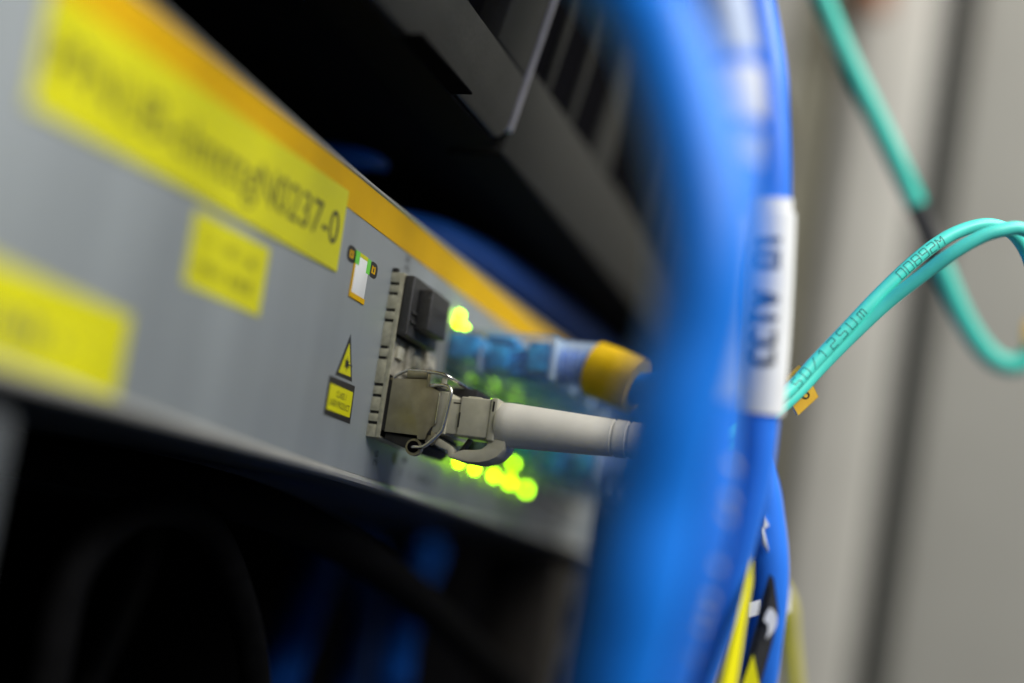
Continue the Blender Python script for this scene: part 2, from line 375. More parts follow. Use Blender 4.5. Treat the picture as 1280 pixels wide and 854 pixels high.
# --- little status window with its two key marks
wd = mkbox('status_window', M['white'], sw, -14.3, -9.3, -0.16, 0.01, 20.0, 25.8, bev=0.05)
flat('window_edge', M['orange'], [(-14.75, 19.2), (-9.0, 19.2), (-9.0, 20.0), (-14.3, 20.0), (-14.3, 25.8), (-14.75, 25.8)], -0.0, wd, 0.18)
flat('window_corner', M['greenp'], [(-14.75, 24.4), (-13.2, 24.4), (-13.2, 26.4), (-14.75, 26.4)], -0.0, wd, 0.20)
flat('window_corner', M['greenp'], [(-10.2, 24.0), (-8.9, 24.0), (-8.9, 26.3), (-10.2, 26.3)], -0.0, wd, 0.20)
flat('window_edge', M['label'], [(-13.2, 25.8), (-10.2, 25.8), (-10.2, 26.4), (-13.2, 26.4)], -0.0, wd, 0.18)
def oval(cx, cz, rx, rz):
    p = [(cx + rx * math.copysign(abs(math.cos(t)) ** 0.7, math.cos(t)), cz + rz * math.copysign(abs(math.sin(t)) ** 0.7, math.sin(t))) for t in [2 * math.pi * k / 24 for k in range(24)]]
    q = flat('key_mark', M['print'], p, 0.0)
    bm = bmesh.new()
    for ox in (-0.45, 0.15):
        box(bm, cx + ox * rx, cx + (ox + 0.28) * rx, -0.09, -0.04, cz - 0.48 * rz, cz + 0.48 * rz)
    box(bm, cx - 0.3 * rx, cx + 0.3 * rx, -0.09, -0.04, cz + 0.2 * rz, cz + 0.42 * rz)
    box(bm, cx - 0.3 * rx, cx + 0.3 * rx, -0.085, -0.04, cz - 0.48 * rz, cz - 0.28 * rz)
    link('mark_print', bm, M['orange'], q)
oval(-16.0, 25.4, 1.55, 1.25); oval(-7.3, 25.2, 1.6, 1.25)
# port numbers, turned on their side as on the panel
text('port_number', '25', M['greyprint'], sw, lambda x, y: (6.6 - y, -0.03, 28.2 + x), 1.9, 2.9)
text('port_number', '26', M['print'], sw, lambda x, y: (6.1 - y, -0.03, -4.1 + x), 1.6, 2.6)
smudges(sw, F0, 16.5, 34, -4.3, 1.7, 11, -0.03, M['greyprint'])
flat('indicator_light', M['smudge'], [(12.4, -2.7), (13.8, -2.7), (13.8, -0.9), (12.4, -0.9)], 0.0, label='small unlit amber light under the cage')
flat('panel_dot', M['print'], [(17.2, -1.9), (18.4, -1.9), (18.4, -0.9), (17.2, -0.9)], 0.0)

# --- stacked optics cage: a wall of spring fingers on the near side
cage = mkbox('optics_cage', M['grime'], sw, 0.30, 14.3, -1.2, 1.0, 0.15, 26.7)
cg = lambda *a, **k: mkbox('cage_rim', M['cage'], cage, *a, **k)
cg(0.0, 0.28, -2.35, -1.55, 0.0, 26.85, bev=0.06)          # rim strip
cg(14.32, 14.6, -2.35, 0.5, 0.0, 26.85, bev=0.06)
cg(0.28, 14.32, -2.3, 0.5, 26.55, 26.85, bev=0.06)
cg(0.28, 14.32, -2.3, 0.5, 0.0, 0.3, bev=0.06)
slots = [25.0, 23.35, 20.6, 18.9, 14.5, 12.75, 8.4, 6.62, 3.95, 2.25]
zs = [26.85] + [v for s in slots for v in (s + 0.24, s - 0.24)] + [0.0]
for hi, lo in zip(zs[::2], zs[1::2]):
    mkbox('spring_finger', M['cage'], cage, 0.02 + random.uniform(-0.05, 0.05), 0.30, -1.56, 0.05 + random.uniform(-0.05, 0.25), lo, hi, bev=0.05)
# middle part between both ports, worn metal with light pipes
sp = mkbox('septum', M['septum'], cage, 0.30, 14.3, -1.9, -1.1, 10.4, 16.6, bev=0.1)
for x0 in (2.0, 9.4):
    mkbox('light_pipe', M['beige'], sp, x0, x0 + 2.6, -2.5, -1.8, 13.2, 15.2, bev=0.15)
mkbox('light_pipe', M['septum'], sp, 6.0, 8.4, -2.6, -1.8, 11.2, 16.2, bev=0.2)
mkprism('ground_tab', M['septum'], sp, [(-1.9, 11.0), (-4.6, 11.8), (-5.2, 13.4), (-4.9, 15.8), (-4.4, 15.8), (-4.4, 13.4), (-3.9, 12.3), (-1.9, 11.9)], YZ, 8.6, 12.6, 0.08)
mkbox('grime_patch', M['grime'], cage, -0.02, 0.9, -1.0, -0.02, 26.86, 27.6, bev=0.15)

# --- RJ45 jacks, two rows, silver shield with dark openings and small lights
jx = [31 + 14 * k for k in range(8)]
for row, zc in enumerate((20.0, 7.2)):
    for x in jx:
        bm = bmesh.new()
        zc0, zc1 = zc - 5.6, zc + 5.6
        box(bm, x - 6.95, x - 5.9, -1.6, 0.3, zc0, zc1); box(bm, x + 5.9, x + 6.95, -1.6, 0.3, zc0, zc1)
        box(bm, x - 5.9, x + 5.9, -1.6, 0.3, zc1 - 1.1, zc1); box(bm, x - 5.9, x + 5.9, -1.6, 0.3, zc0, zc0 + 1.1)
        j = link('network_jack', bm, M['jack'], sw)
        mkbox('jack_opening', M['dark'], j, x - 5.9, x + 5.9, -0.3, -0.05, zc0 + 1.1, zc1 - 1.1)
def led(x, z, m, w_=2.0, h_=1.4, y=-1.62):
    mkbox('indicator_light', m, sw, x - w_ / 2, x + w_ / 2, y - 0.5, y + 0.1, z - h_ / 2, z + h_ / 2, bev=0.25)
for x, z in ((28.2, 25.0), (32.4, 24.9), (32.4, 27.3)): led(x, z, M['led'], y=-1.62 if z < 26 else -0.4)
for x, z in ((39.5, 1.3), (49.0, 1.3), (61.0, 1.5), (72.0, 1.5), (84.0, 1.3), (72.5, 5.6), (38, 13.6), (52, 13.6), (66, 13.6)): led(x, z, M['led'])  # those between the jack rows are added to throw green glow on the plugs
for x, z in ((50, 26.2), (60.5, 22.4), (76, 25.2), (90, 25.2), (80, 13.6), (94, 13.6)): led(x, z, M['leddim'])  # the last two are likewise added for the green glow

# ================================================================== TRANSCEIVER AND DUST CAP IN THE CAGE
dc = thing('dust_cap', 'black ribbed rubber plug filling the upper cage opening', 'dust cap', (7, -2.4, 21.5))
mkbox('cap_flange', M['cap'], dc, 0.15, 14.1, -4.15, -2.4, 16.7, 26.6, bev=0.35, seg=3)
mkbox('cap_core', M['rubber'], dc, 1.2, 13.4, -2.4, -0.6, 17.6, 25.6)
gp = mkbox('cap_grip', M['cap'], dc, 2.6, 10.9, -6.7, -4.1, 18.2, 25.0, bev=0.35, seg=3)
text('cap_print', 'XAMP', M['rubber'], gp, lambda x, y: (3.9 + x, -6.74, 20.8 + y), 1.7, 5.4)
for z in (18.9, 20.4): mkbox('cap_rib', M['cap'], dc, 0.6, 2.5, -4.5, -4.1, z, z + 0.5, bev=0.1)

tr = thing('transceiver_module', 'nickel optical transceiver with wire bail latch in the lower cage opening', 'transceiver', (7, -2.4, 5))
shell = [(-2.95, 9.6), (-5.0, 9.75), (-8.85, 10.0), (-8.9, 8.95), (-9.7, 8.85), (-11.25, 8.2), (-11.25, 2.95), (-10.6, 2.5), (-10.1, 1.5), (-9.85, 0.45), (-8.6, 0.4), (-8.5, 1.0), (-2.95, 1.08)]
mkprism('side_plate', M['nickel'], tr, shell, YZ, 0.25, 0.5, 0.04, label='brown tinted nickel plate facing the aisle')
mkprism('side_plate', M['nickel'], tr, shell, YZ, 13.5, 13.75, 0.04)
mkbox('module_body', M['grime'], tr, 0.5, 13.5, -10.6, -2.0, 1.3, 9.3)
mkbox('top_plate', M['nickel'], tr, 0.6, 13.4, -8.7, -2.2, 9.35, 9.75, bev=0.1)
nose = mkbox('module_nose', M['beige'], tr, 0.75, 13.3, -12.75, -10.6, 1.7, 8.4, bev=0.2)
mkbox('nose_bore', M['grime'], nose, 7.3, 12.8, -12.9, -12.7, 2.4, 7.6)
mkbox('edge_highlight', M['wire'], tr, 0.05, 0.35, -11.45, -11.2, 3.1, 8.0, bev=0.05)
mkbox('release_catch', M['rubber'], tr, 6.0, 13.0, -15.4, -11.0, 7.4, 10.0, bev=0.3)
mkprism('release_foot', M['grime'], tr, [(-2.8, 1.0), (-8.4, 0.6), (-9.6, -0.2), (-8.6, -1.4), (-6.0, -1.0), (-2.8, 0.0)], YZ, 0.9, 13.0, 0.2)
mkprism('pivot_boss', M['nickel'], tr, [(-9.7, 1.9), (-10.4, 2.2), (-11.3, 1.6), (-11.2, 0.3), (-10.5, -0.2), (-9.8, 0.1)], YZ, 0.7, 2.2, 0.12)
# bail wire
b1 = crom([(0.35, -3.1, 9.75), (0.3, -3.6, 10.2), (0.25, -5.1, 11.05), (0.25, -6.5, 11.15), (0.25, -8.7, 11.2), (0.3, -11.0, 11.1), (0.6, -12.3, 10.7), (2.2, -13.1, 10.3), (6.5, -13.3, 10.2), (11.5, -13.2, 10.3), (13.3, -12.2, 10.6), (13.7, -8.7, 11.1), (13.7, -3.3, 9.9)], 6)
bail = mktube('bail_wire', M['wire'], tr, b1, 0.28, 12)
mktube('hinge_sleeve', M['nickel'], bail, [Vector((0.55, -5.4, 10.55)), Vector((0.55, -8.75, 10.68))], 0.72, 20)
mkbox('hinge_post', M['beige'], tr, 0.5, 1.2, -11.9, -11.1, 8.9, 10.6, bev=0.15)
mkbox('hinge_post', M['nickel'], tr, 0.15, 0.45, -9.3, -8.85, 8.7, 10.9, bev=0.06)
b2 = crom([(0.5, -9.6, 9.0), (0.05, -10.4, 9.12), (-0.05, -11.9, 9.2), (-0.1, -12.75, 8.95), (-0.1, -13.2, 8.35), (-0.1, -13.22, 7.2), (-0.1, -13.0, 4.8), (-0.1, -12.72, 2.6), (-0.1, -12.35, 1.7), (-0.05, -11.2, 0.4), (0.0, -10.2, -0.5), (0.1, -9.4, -0.85), (0.35, -8.2, -0.85), (1.2, -7.4, -0.8)], 6)
mktube('bail_wire', M['wire'], tr, b2, 0.31, 12)
mktube('pivot_hole', M['dark'], tr, [Vector((0.55, -8.0, -0.8)), Vector((1.6, -8.0, -0.8))], 0.95, 20)
mktube('pivot_ring', M['nickel'], tr, [Vector((0.75, -8.0, -0.85)), Vector((1.7, -8.0, -0.85))], 1.35, 20)

# ================================================================== FIBRE PATCH CORD (connector, boot, two aqua strands)
pc = thing('fibre_patch_cord', 'aqua twin fibre cord with pale grey boot plugged into the nickel transceiver', 'fibre cable', (4, -12, 4.6))
cz, cxx = 4.75, 4.0
cb = mkbox('connector_body', M['beige'], pc, cxx - 3.0, cxx + 3.0, -20.0, -14.6, 1.75, 7.95, bev=0.25, seg=3)
mkbox('connector_nose', M['beige'], cb, cxx - 2.7, cxx + 2.7, -15.0, -12.2, 1.95, 7.5, bev=0.15)
mkbox('connector_collar', M['beige'], cb, cxx - 3.2, cxx + 3.2, -20.9, -19.6, 1.4, 8.15, bev=0.3, seg=3)
mkbox('mould_line', M['grime'], cb, cxx - 3.03, cxx - 2.9, -14.9, -14.65, 3.0, 5.4)
mkbox('mould_line', M['grime'], cb, cxx - 2.75, cxx - 2.6, -14.9, -13.4, 6.75, 6.95)
mkbox('mould_line', M['grime'], cb, cxx - 3.23, cxx - 3.1, -20.35, -20.05, 6.0, 7.6)
mkbox('body_step', M['beige'], cb, cxx - 2.6, cxx + 2.6, -17.8, -15.6, 7.9, 8.15, bev=0.1)
trig = [(-22.7, 1.6), (-22.55, 0.3), (-21.6, -0.9), (-20.4, -1.6), (-18.9, -2.05), (-17.3, -2.15), (-15.6, -2.05), (-14.3, -1.85), (-13.5, -1.6), (-14.3, -1.2), (-15.4, -0.55), (-16.1, -0.3), (-17.6, -0.2), (-18.9, 0.05), (-19.7, 0.75), (-20.0, 1.8), (-21.0, 2.0)]
mkprism('latch_trigger', M['beige'], pc, trig, YZ, cxx - 2.6, cxx + 2.6, 0.2)
mkprism('latch_arm', M['beige'], pc, [(-10.6, 1.6), (-11.9, 1.0), (-13.9, 0.1), (-14.4, -0.5), (-14.3, -1.5), (-13.5, -1.6), (-13.3, -0.7), (-12.0, -0.3), (-10.6, 0.2)], YZ, cxx - 2.2, cxx + 2.2, 0.12)
mkprism('latch_arm', M['rubber'], pc, [(-15.9, 1.7), (-16.4, 1.6), (-15.2, -0.5), (-14.6, -0.45)], YZ, cxx - 0.6, cxx + 0.6)
bm = bmesh.new()
prof = [(-20.6, 3.1), (-21.1, 3.45), (-22.5, 3.5)]
for k in range(1, 19): prof.append((-22.5 - k * 0.9, 3.5 - k * 0.034))
prof += [(-39.0, 2.9), (-39.05, 2.55), (-39.45, 2.55), (-39.5, 2.9), (-41.2, 2.86), (-41.25, 2.45), (-41.75, 2.45), (-41.8, 2.84), (-44.6, 2.8), (-44.65, 2.45), (-45.1, 2.45), (-45.15, 2.75), (-47.5, 2.7), (-47.8, 2.4)]
lathe_y(bm, prof, cxx - 0.4, 4.5)
for v in bm.verts:                                   # the boot rises a little towards its free end
    t = max(0, (-v.co.y / MM - 22.0)) ; v.co.z += MM * (-0.018 * t + 0.0); v.co.x += MM * 0.0
link('strain_boot', bm, M['boot'], pc, smooth=35)
S1 = [(3.6, -41.0, 4.2), (3.4, -47.0, 4.0), (2.2, -52.5, 4.6), (1.8, -57.5, 6.5), (6.8, -63.8, 14.0), (9.1, -67.4, 19.7), (10.4, -71.3, 25.3), (11.7, -75.4, 31.2), (13.1, -79.6, 36.7), (14.6, -83.1, 40.7), (16.2, -86.4, 43.5), (18.2, -90.2, 45.4), (20.4, -93.5, 45.4), (23.5, -95.8, 44.2), (26.8, -97.6, 41.6), (31.4, -99.2, 36.9), (40, -104, 28), (58, -130, -5), (68, -170, -60), (75, -190, -140)]
S2 = [(4.6, -47.0, 3.2), (4.2, -53.0, 3.6), (3.8, -58.2, 5.9), (8.6, -64.3, 13.5), (10.7, -68.1, 19.2), (11.7, -72.2, 24.7), (11.8, -76.8, 30.1), (11.0, -81.4, 34.4), (10.1, -85.8, 38.2), (10.3, -89.6, 41.0), (10.9, -92.4, 42.4), (12.3, -95.2, 43.3), (14.9, -97.9, 42.4), (18.5, -100.1, 38.5), (23.2, -101.7, 33.4), (34, -106, 24), (54, -133, -8), (65, -173, -62), (73, -193, -142)]
s1 = crom(S1, 10); s2 = crom(S2, 10)
st1 = mktube('fibre_strand', M['teal'], pc, s1, 1.04, 24)
st2 = mktube('fibre_strand', M['teal'], pc, s2, 1.06, 24)
REF = (-0.93, -0.31, -0.18)
def plen(path, i): return sum((b - a).length for a, b in zip(path[:i], path[1:i + 1]))
tube_print('jacket_print', '50/125Um', M['tealprint'], st1, s1, 1.04, plen(s1, 40) + 1.6, 0.62, 1.6, 0.16, 1.6, dash=0.26, ref=REF, flip=-1, xs=1.5)
tube_print('jacket_print', '00892M', M['tealprint'], st1, s1, 1.04, plen(s1, 76), 0.74, 1.6, 0.16, 0.9, dash=0.26, ref=REF, flip=-1, xs=1.4)
# amber marker clip with the character 6
def plate(name, m, parent, pts, th, off=0.0, label=None):
    """flat plate through the given corners, th mm thick, its front towards the aisle"""
    v = [Vector(p) for p in pts]; n_ = (v[1] - v[0]).cross(v[2] - v[0]).normalized()
    if n_.dot(CAMPOS - v[0]) < 0: n_ = -n_
    bm = bmesh.new()
    a = [bm.verts.new((p + n_ * off) * MM) for p in v]; b = [bm.verts.new((p + n_ * (off - th)) * MM) for p in v]
    bm.faces.new(a); bm.faces.new(b[::-1])
    for i in range(len(v)): bm.faces.new((a[i], b[i], b[(i + 1) % len(v)], a[(i + 1) % len(v)]))
    bmesh.ops.recalc_face_normals(bm, faces=bm.faces[:])
    return link(name, bm, m, parent, label=label)
ck = plate('marker_clip', M['clip'], pc, [(9.7, -63.7, 14.2), (10.2, -66.7, 17.2), (11.2, -68.2, 14.7), (10.9, -65.5, 11.5)], 1.6, label='amber cable marker clip bearing a 6')
plate('clip_tail', M['clip'], ck, [(9.9, -63.1, 16.8), (10.1, -65.1, 19.1), (10.7, -66.0, 17.9), (10.5, -64.0, 15.3)], 1.4)
plate('clip_ring', M['yflag'], ck, [(7.9, -63.2, 14.1), (7.9, -63.6, 14.6), (8.7, -65.0, 12.7), (8.7, -64.5, 12.1)], 3.0)
q0, q1, q3 = Vector((9.9, -64.0, 13.6)), Vector((10.3, -66.7, 16.7)), Vector((10.8, -65.4, 11.8))
ex = (q1 - q0).normalized(); ey = (q0 - q3); ey = (ey - ex * ey.dot(ex)).normalized(); en = ex.cross(ey)
if en.dot(CAMPOS - q0) < 0: en = -en
text('clip_character', '6', M['print'], ck, lambda x, y: q0 + ex * (1.7 + x) + ey * (-1.75 + y) + en * 0.05, 1.9, 1.3)

# second aqua cord, farther back
uc = thing('fibre_cable', 'thick aqua fibre cable dropping from the top behind the twin cord', 'fibre cable', (92, -76, 60))
UP = crom([(60, -30, 150), (71.2, -45.3, 127.5), (77.2, -53.7, 110.5), (81.7, -60.2, 98.1), (87.0, -68.3, 84.4), (92.7, -76.8, 69.3), (96.9, -82.6, 57.4), (100.1, -87.3, 48.9), (102.9, -92.2, 43.0), (104.7, -96.6, 41.0), (105.7, -100.8, 42.9), (105.6, -104.2, 49.8), (104, -107, 62), (98, -106, 110), (90, -92, 170), (80, -60, 230)], 8)
mktube('fibre_strand', M['teald'], uc, UP, 2.15, 20)
mktube('cable_wrap', M['rubber'], uc, UP[39:47], 2.35, 20, label='black wrap round the aqua cable')
mkbox('marker_clip', M['clip'], uc, 102.6, 106.0, -104.5, -99.5, 45.5, 50.5, bev=0.3)

# ================================================================== BLUE CABLES
G = 'blue network cables bundled in front of the rack'
def blue(label, pts, r, m='blue', per=8, **k):
    t = thing('network_cable', label, 'network cable', pts[len(pts) // 2], G)
    p = crom(pts, per); mktube('cable_jacket', M[m], t, p, r, 28, wob=0.03, **k)
    return t, p
A, pA = blue('bright blue network cable nearest the camera, sweeping the whole height', [(-40, 8, 96), (-58, -14, 82), (-65.7, -26.2, 69.8), (-71.5, -43.5, 52.9), (-75.7, -53.6, 40.7), (-78.7, -58.9, 33.4), (-80.3, -63.2, 23.8), (-80.5, -65.7, 16.0), (-80.2, -66.6, 9.6), (-79.2, -66.0, 3.3), (-78.4, -64.6, -3.4), (-76.2, -63.4, -10.8), (-75.0, -62.6, -18.2), (-73.0, -61.6, -24.2), (-71.2, -60.7, -28.8), (-66.3, -58.7, -38.3), (-58.3, -54.5, -49.2), (-42, -40, -78)], 4.7)
B, pB = blue('blue network cable with a blank white sleeve at the top of the bundle', [(-20, -4, 100), (-32, -26, 90), (-47.2, -45.0, 73.9), (-49.2, -55.6, 57.6), (-49.6, -60.2, 45.1), (-48.7, -62.1, 32.6), (-47.0, -61.9, 17.5), (-44.3, -62.2, 3.9), (-42.1, -62.4, -7.1), (-39.7, -61.3, -16.4), (-35.3, -58.8, -26.8), (-28.8, -54.7, -40.0), (-24, -40, -66)], 3.05, 'blue2')
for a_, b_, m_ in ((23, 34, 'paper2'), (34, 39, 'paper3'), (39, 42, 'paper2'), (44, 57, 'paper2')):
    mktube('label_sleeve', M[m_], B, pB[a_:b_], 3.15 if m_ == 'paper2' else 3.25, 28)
tube_print('jacket_print', '/ //  / /// /  // / // ', M['paper2'], B, pB[60:92], 3.05, 1.0, -0.55, 2.2, 0.7, 1.4, ref=(-0.93, -0.31, -0.18), flip=-1)
Cc, pC = blue('blue network cable with a white label sleeve reading CCTV 01', [(-5, -5, 130), (-12, -22, 115), (-17.1, -37.8, 100.0), (-20.0, -53.2, 74.8), (-20.2, -59.1, 57.7), (-19.7, -61.0, 47.4), (-18.3, -62.2, 36.4), (-15.0, -62.9, 20.3), (-12.6, -63.0, 7.8), (-10.0, -62.6, -1.3), (-6.5, -60.8, -11.2), (-1.0, -58.1, -22.5), (6.5, -53.7, -35.7), (16.0, -47.7, -51.2), (30, -30, -75)], 2.65, 'blue2')
i0, i1 = 48, 64                       # sleeve along the cable, Z 36 .. 8
sl = mktube('label_sleeve', M['paper'], Cc, pC[i0:i1 + 1], 2.92, 32, label='white label sleeve reading CCTV 01')
sub = pC[i0 + 1:i1 + 1]; mktube('sleeve_overlap', M['paper'], sl, [p + Vector((0.06, -0.3, 0.02)) for p in sub], 3.0, 32)
tp = [Vector(p) for p in pC[i0:i1 + 1]][::-1]
tube_print('sleeve_print', 'CCTV 01', M['bluprint'], sl, tp, 3.1, 6.8, 0.30, 3.2, 0.85, 1.3, ref=(-0.93, -0.31, -0.18), flip=-1)
D, pD = blue('blue network cable bulging out at the lower right of the bundle', [(-12, -20, 110), (-12, -44, 78), (-2, -54, 50), (14, -53, 28), (29.8, -50.1, 15.8), (34.1, -56.8, 4.8), (36.3, -59.0, -2.9), (38.5, -60.4, -12.0), (42.5, -60.1, -22.6), (48.4, -58.5, -33.7), (60, -50, -55)], 3.2, 'blue2')
plate('label_flag', M['paper'], D, [(48.5, -60.6, -10.8), (50.2, -62.8, -13.1), (51.1, -63.1, -17.2), (50.0, -61.0, -18.1)], 0.3)
# two more filling the middle of the bundle
blue('blue network cable half hidden between the near cable and the sleeved ones', [(-8, -6, 104), (-20, -28, 90), (-36.7, -49.9, 60.5), (-34.8, -54.1, 46.9), (-33.6, -55.9, 32.3), (-31.3, -56.6, 16.0), (-28.2, -56.9, -0.0), (-23.6, -56.0, -14.1), (-18.5, -53.7, -28.6), (-10.8, -49.0, -43.2), (0, -30, -72)], 3.3)
blue('blue network cable at the very back of the bundle behind the label sleeve', [(10, -10, 108), (-2, -36, 86), (-5.6, -51.8, 63.9), (-1.5, -54.9, 47.7), (2.3, -56.3, 30.0), (4.8, -56.6, 12.0), (7.4, -56.2, -2.3), (11.3, -54.6, -14.3), (17.1, -51.5, -27.9), (25.0, -46.3, -45.0), (36, -30, -66)], 3.0)

# RJ45 plugs with their cables
def plug(x, z, label, path, tape=None, boot=True, r=2.8):
    t = thing('network_cable', label, 'network cable', (x, -1, z), 'network cables plugged into the grey switch')
    b = mkbox('plug_body', M['clear'], t, x - 5.7, x + 5.7, -21.5, -0.6, z - 3.9, z + 3.9, bev=0.4)
    bm = bmesh.new()
    for k in range(8):
        xx = x - 4.2 + k * 1.2
        tube(bm, crom([(xx, -2, z + 1.4), (xx, -9, z - 0.4 - 1.6 * (k % 2)), (x + (xx - x) * 0.75, -15, z + 1.2 - 2.0 * (k % 3)), (x + (xx - x) * 0.5, -22, z)], 4), 0.6, 8)
    link('wire_cores', bm, M['wires'], b, smooth=True)
    rr = random.Random(int(x))
    for y0, y1, zz0, zz1 in ((-6.6, -1.5, -1.2, 3.1), (-12.6, -9.4, -2.6, 1.6), (-13.6, -8.4, 1.9, 3.2), (-20.2, -16.4, -2.4, 2.6)):
        mkbox('wire_guide', M['wires'], b, x - 5.0, x + 5.0, y0, y1, z + zz0, z + zz1, bev=0.3)
    mkbox('load_bar', M['paper2'], b, x - 4.9, x + 4.9, -8.0, -7.2, z - 2.8, z - 0.6, bev=0.2)
    for k in range(8): mkbox('contact_pin', M['gold'], b, x - 4.6 + k * 1.2, x - 4.2 + k * 1.2, -6.5, -2.0, z + 2.9, z + 3.75)
    mkbox('strain_bar', M['clearfrost'], b, x - 5.6, x + 5.6, -21.4, -20.6, z - 3.8, z + 3.8, bev=0.3)
    mkbox('strain_bar', M['clearfrost'], b, x - 5.65, x + 5.65, -8.1, -7.7, z - 3.8, z + 1.0, bev=0.15)
    mkprism('plug_latch', M['clear'], b, [(-3, z - 4.0), (-15.5, z - 6.2), (-15.5, z - 5.5), (-3, z - 3.4)], YZ, x - 3, x + 3, 0.1)
    if boot:
        bm = bmesh.new()
        pr_ = []
        for k in range(4): pr_ += [(-21.0 - k * 1.8, 4.1), (-22.2 - k * 1.8, 4.1), (-22.25 - k * 1.8, 3.6), (-22.75 - k * 1.8, 3.6)]
        pr_ += [(-29.2, 3.0)]; lathe_y(bm, pr_, x, z, 24); link('clear_boot', bm, M['clearfrost'], t, smooth=40)
    mktube('cable_jacket', M['blue'], t, crom([(x, -18, z)] + path, 8), r, 20)
    if tape: mktube('tape_wrap', M['ytape'], t, crom([(x - 0.4, -27.6, z - 0.5), (x - 1.0, -31.5, z - 1.6), (x - 1.8, -36.2, z - 3.2)], 4), 4.9, 24, label='ochre tape round the cable')
    return t
plug(31, 19.8, 'blue cable in a clear plug with ochre tape, upper jack next to the cage', [(30.5, -28.5, 18.8), (29.2, -36.5, 16.2), (27.6, -44.8, 18.2), (24.7, -52.0, 23.2), (19.2, -54.8, 34.3), (13.4, -54.2, 52.8), (10.4, -49.9, 72.2), (11.1, -38.5, 93.9), (16.0, -20.0, 120.1)], tape=True)
plug(45, 20.0, 'blue cable in a clear plug, second upper jack from the cage', [(45.2, -27.5, 18.8), (41.2, -33.7, 17.0), (38.5, -42.1, 12.3), (41.4, -45.5, 3.1), (47.7, -43.9, -10.7), (53.3, -39.5, -25.4), (59.0, -33.2, -43.7)])
plug(87, 7.0, 'blue cable in a clear plug, lower jack near the far end', [(87, -26, 6.3), (80.0, -30.2, 4.1), (77.1, -34.8, -1.9), (80.2, -37.5, -12.6), (84.3, -35.9, -25.4), (90.1, -31.0, -42.3)])
plug(101, 7.0, 'blue cable in a clear plug, lower jack second to the far end', [(101, -26, 6.3), (95.8, -31.2, 3.6), (93.3, -36.0, -5.3), (96.4, -37.8, -18.3), (100.4, -34.7, -33.8), (106.2, -28.8, -51.6)])
plug(73, 20.0, 'blue cable in a clear plug, upper jack at the middle of the row', [(72, -26, 19.5), (66.0, -34.2, 15.7), (64.4, -39.6, 6.8), (67.3, -40.7, -6.7), (73.5, -37.5, -22.3), (81.5, -31.1, -42.0)])

plug(115, 7.0, 'blue cable in a clear plug, lower jack third past the lit lights', [(115, -26, 6.3), (110, -32, 3), (106, -37, -6), (108, -38, -20), (112, -34, -40)])
plug(59, 20.0, 'blue cable in a clear plug, third upper jack from the cage', [(59, -26, 19.4), (54, -33, 15.5), (52, -40, 8), (54, -42, -6), (60, -39, -22), (68, -32, -44)])
plug(73, 7.0, 'blue cable in a clear plug, lower jack beside the brightest lights', [(73, -26, 6.6), (68, -33, 5), (65, -37.5, -2), (69, -38, -12), (75, -35, -26), (82, -30, -44)])

# cables crossing the dark gaps
def gapcable(label, pts, r, m, name='network_cable', cat='network cable', group='cables crossing the dark gaps of the rack'):
    t = thing(name, label, cat, pts[len(pts) // 2], group)
    mktube('cable_jacket', M[m], t, crom(pts, 8), r, 20); return t
gapcable('blue cable darkened as if in shade, arching behind the amber stripe at the far end', [(-10, 40, 34), (14.9, 10, 38), (42.9, 6.0, 42.5), (83.6, 6.0, 45.5), (131.9, 6.0, 47), (178, 4.0, 44), (214, 0.0, 36), (235, -10, 10)], 4.2, 'shadeblue')
gapcable('short blue cable deep in the gap above the long yellow label', [(0, 60, 46), (18, 22, 52), (34, 20, 57), (50, 22, 61), (80, 40, 64)], 2.6, 'blue')
gapcable('thick black cable running down to the right below the switch', [(-60, 70, -12), (-30, 40, -11.5), (-6, 22, -12.0), (20, 13, -15.6), (59.3, 10, -23.9), (105.2, 10, -35.3), (149.8, 10, -47), (190, 10, -60)], 3.6, 'jblack', 'power_cable', 'power cable')
gapcable('black cable loop hanging in the dark below the near yellow label', [(-42.5, 20.0, -60), (-42.5, 20.0, -41.0), (-41.8, 20.0, -27.1), (-33.1, 20.0, -18.9), (-23.3, 20.0, -16.2), (-8.5, 20.0, -17.8), (6.0, 20.0, -28.2), (16.8, 20.0, -41.7), (24, 20, -60)], 2.6, 'jblack', 'power_cable', 'power cable')
gapcable('blue cable darkened as if in shade, rising behind the thick black cable', [(120, 46, -95), (138, 54, -68), (158, 62, -46), (178, 70, -30), (206, 84, -16), (236, 110, -10)], 5.5, 'shadeblue')
gapcable('blue cable half darkened as if in shade, rising behind the thick black cable', [(66, 44, -85), (84, 50, -60), (102, 56, -44), (126, 64, -28), (160, 78, -14), (190, 100, -9)], 5.5, 'halfshadeblue')
gapcable('blue cable lowest in the gap under the switch', [(60, 18, -85), (84, 24, -62), (106, 30, -48), (126, 38, -37), (156, 48, -24), (196, 60, -12)], 4.5, 'halfshadeblue')
gapcable('brown cable hanging in the dark behind the black loop', [(30, 70, -80), (40, 66, -46), (52, 68, -26), (70, 80, -14)], 3.0, 'post')

# ================================================================== DEVICE ABOVE
sv = thing('rack_server', 'charcoal rack device with slotted front overhanging the grey switch', 'server', (20, 0, 54))
mkbox('chassis', M['black'], sv, -250, 260, 0.0, 280, 54.0, 140, bev=0.5)
def fr(z, out=0.0): return -10.0 - (z - 53.0) * 0.19 - out      # slanting front of the bezel
def slab(name, m, x0, x1, z0, z1, d0, d1, bev=0.0, parent=sv, label=None):
    poly = [(fr(z0, d0), z0), (fr(z1, d0), z1), (fr(z1, d1), z1), (fr(z0, d1), z0)]
    return mkprism(name, m, parent, poly, YZ, x0, x1, bev, label)
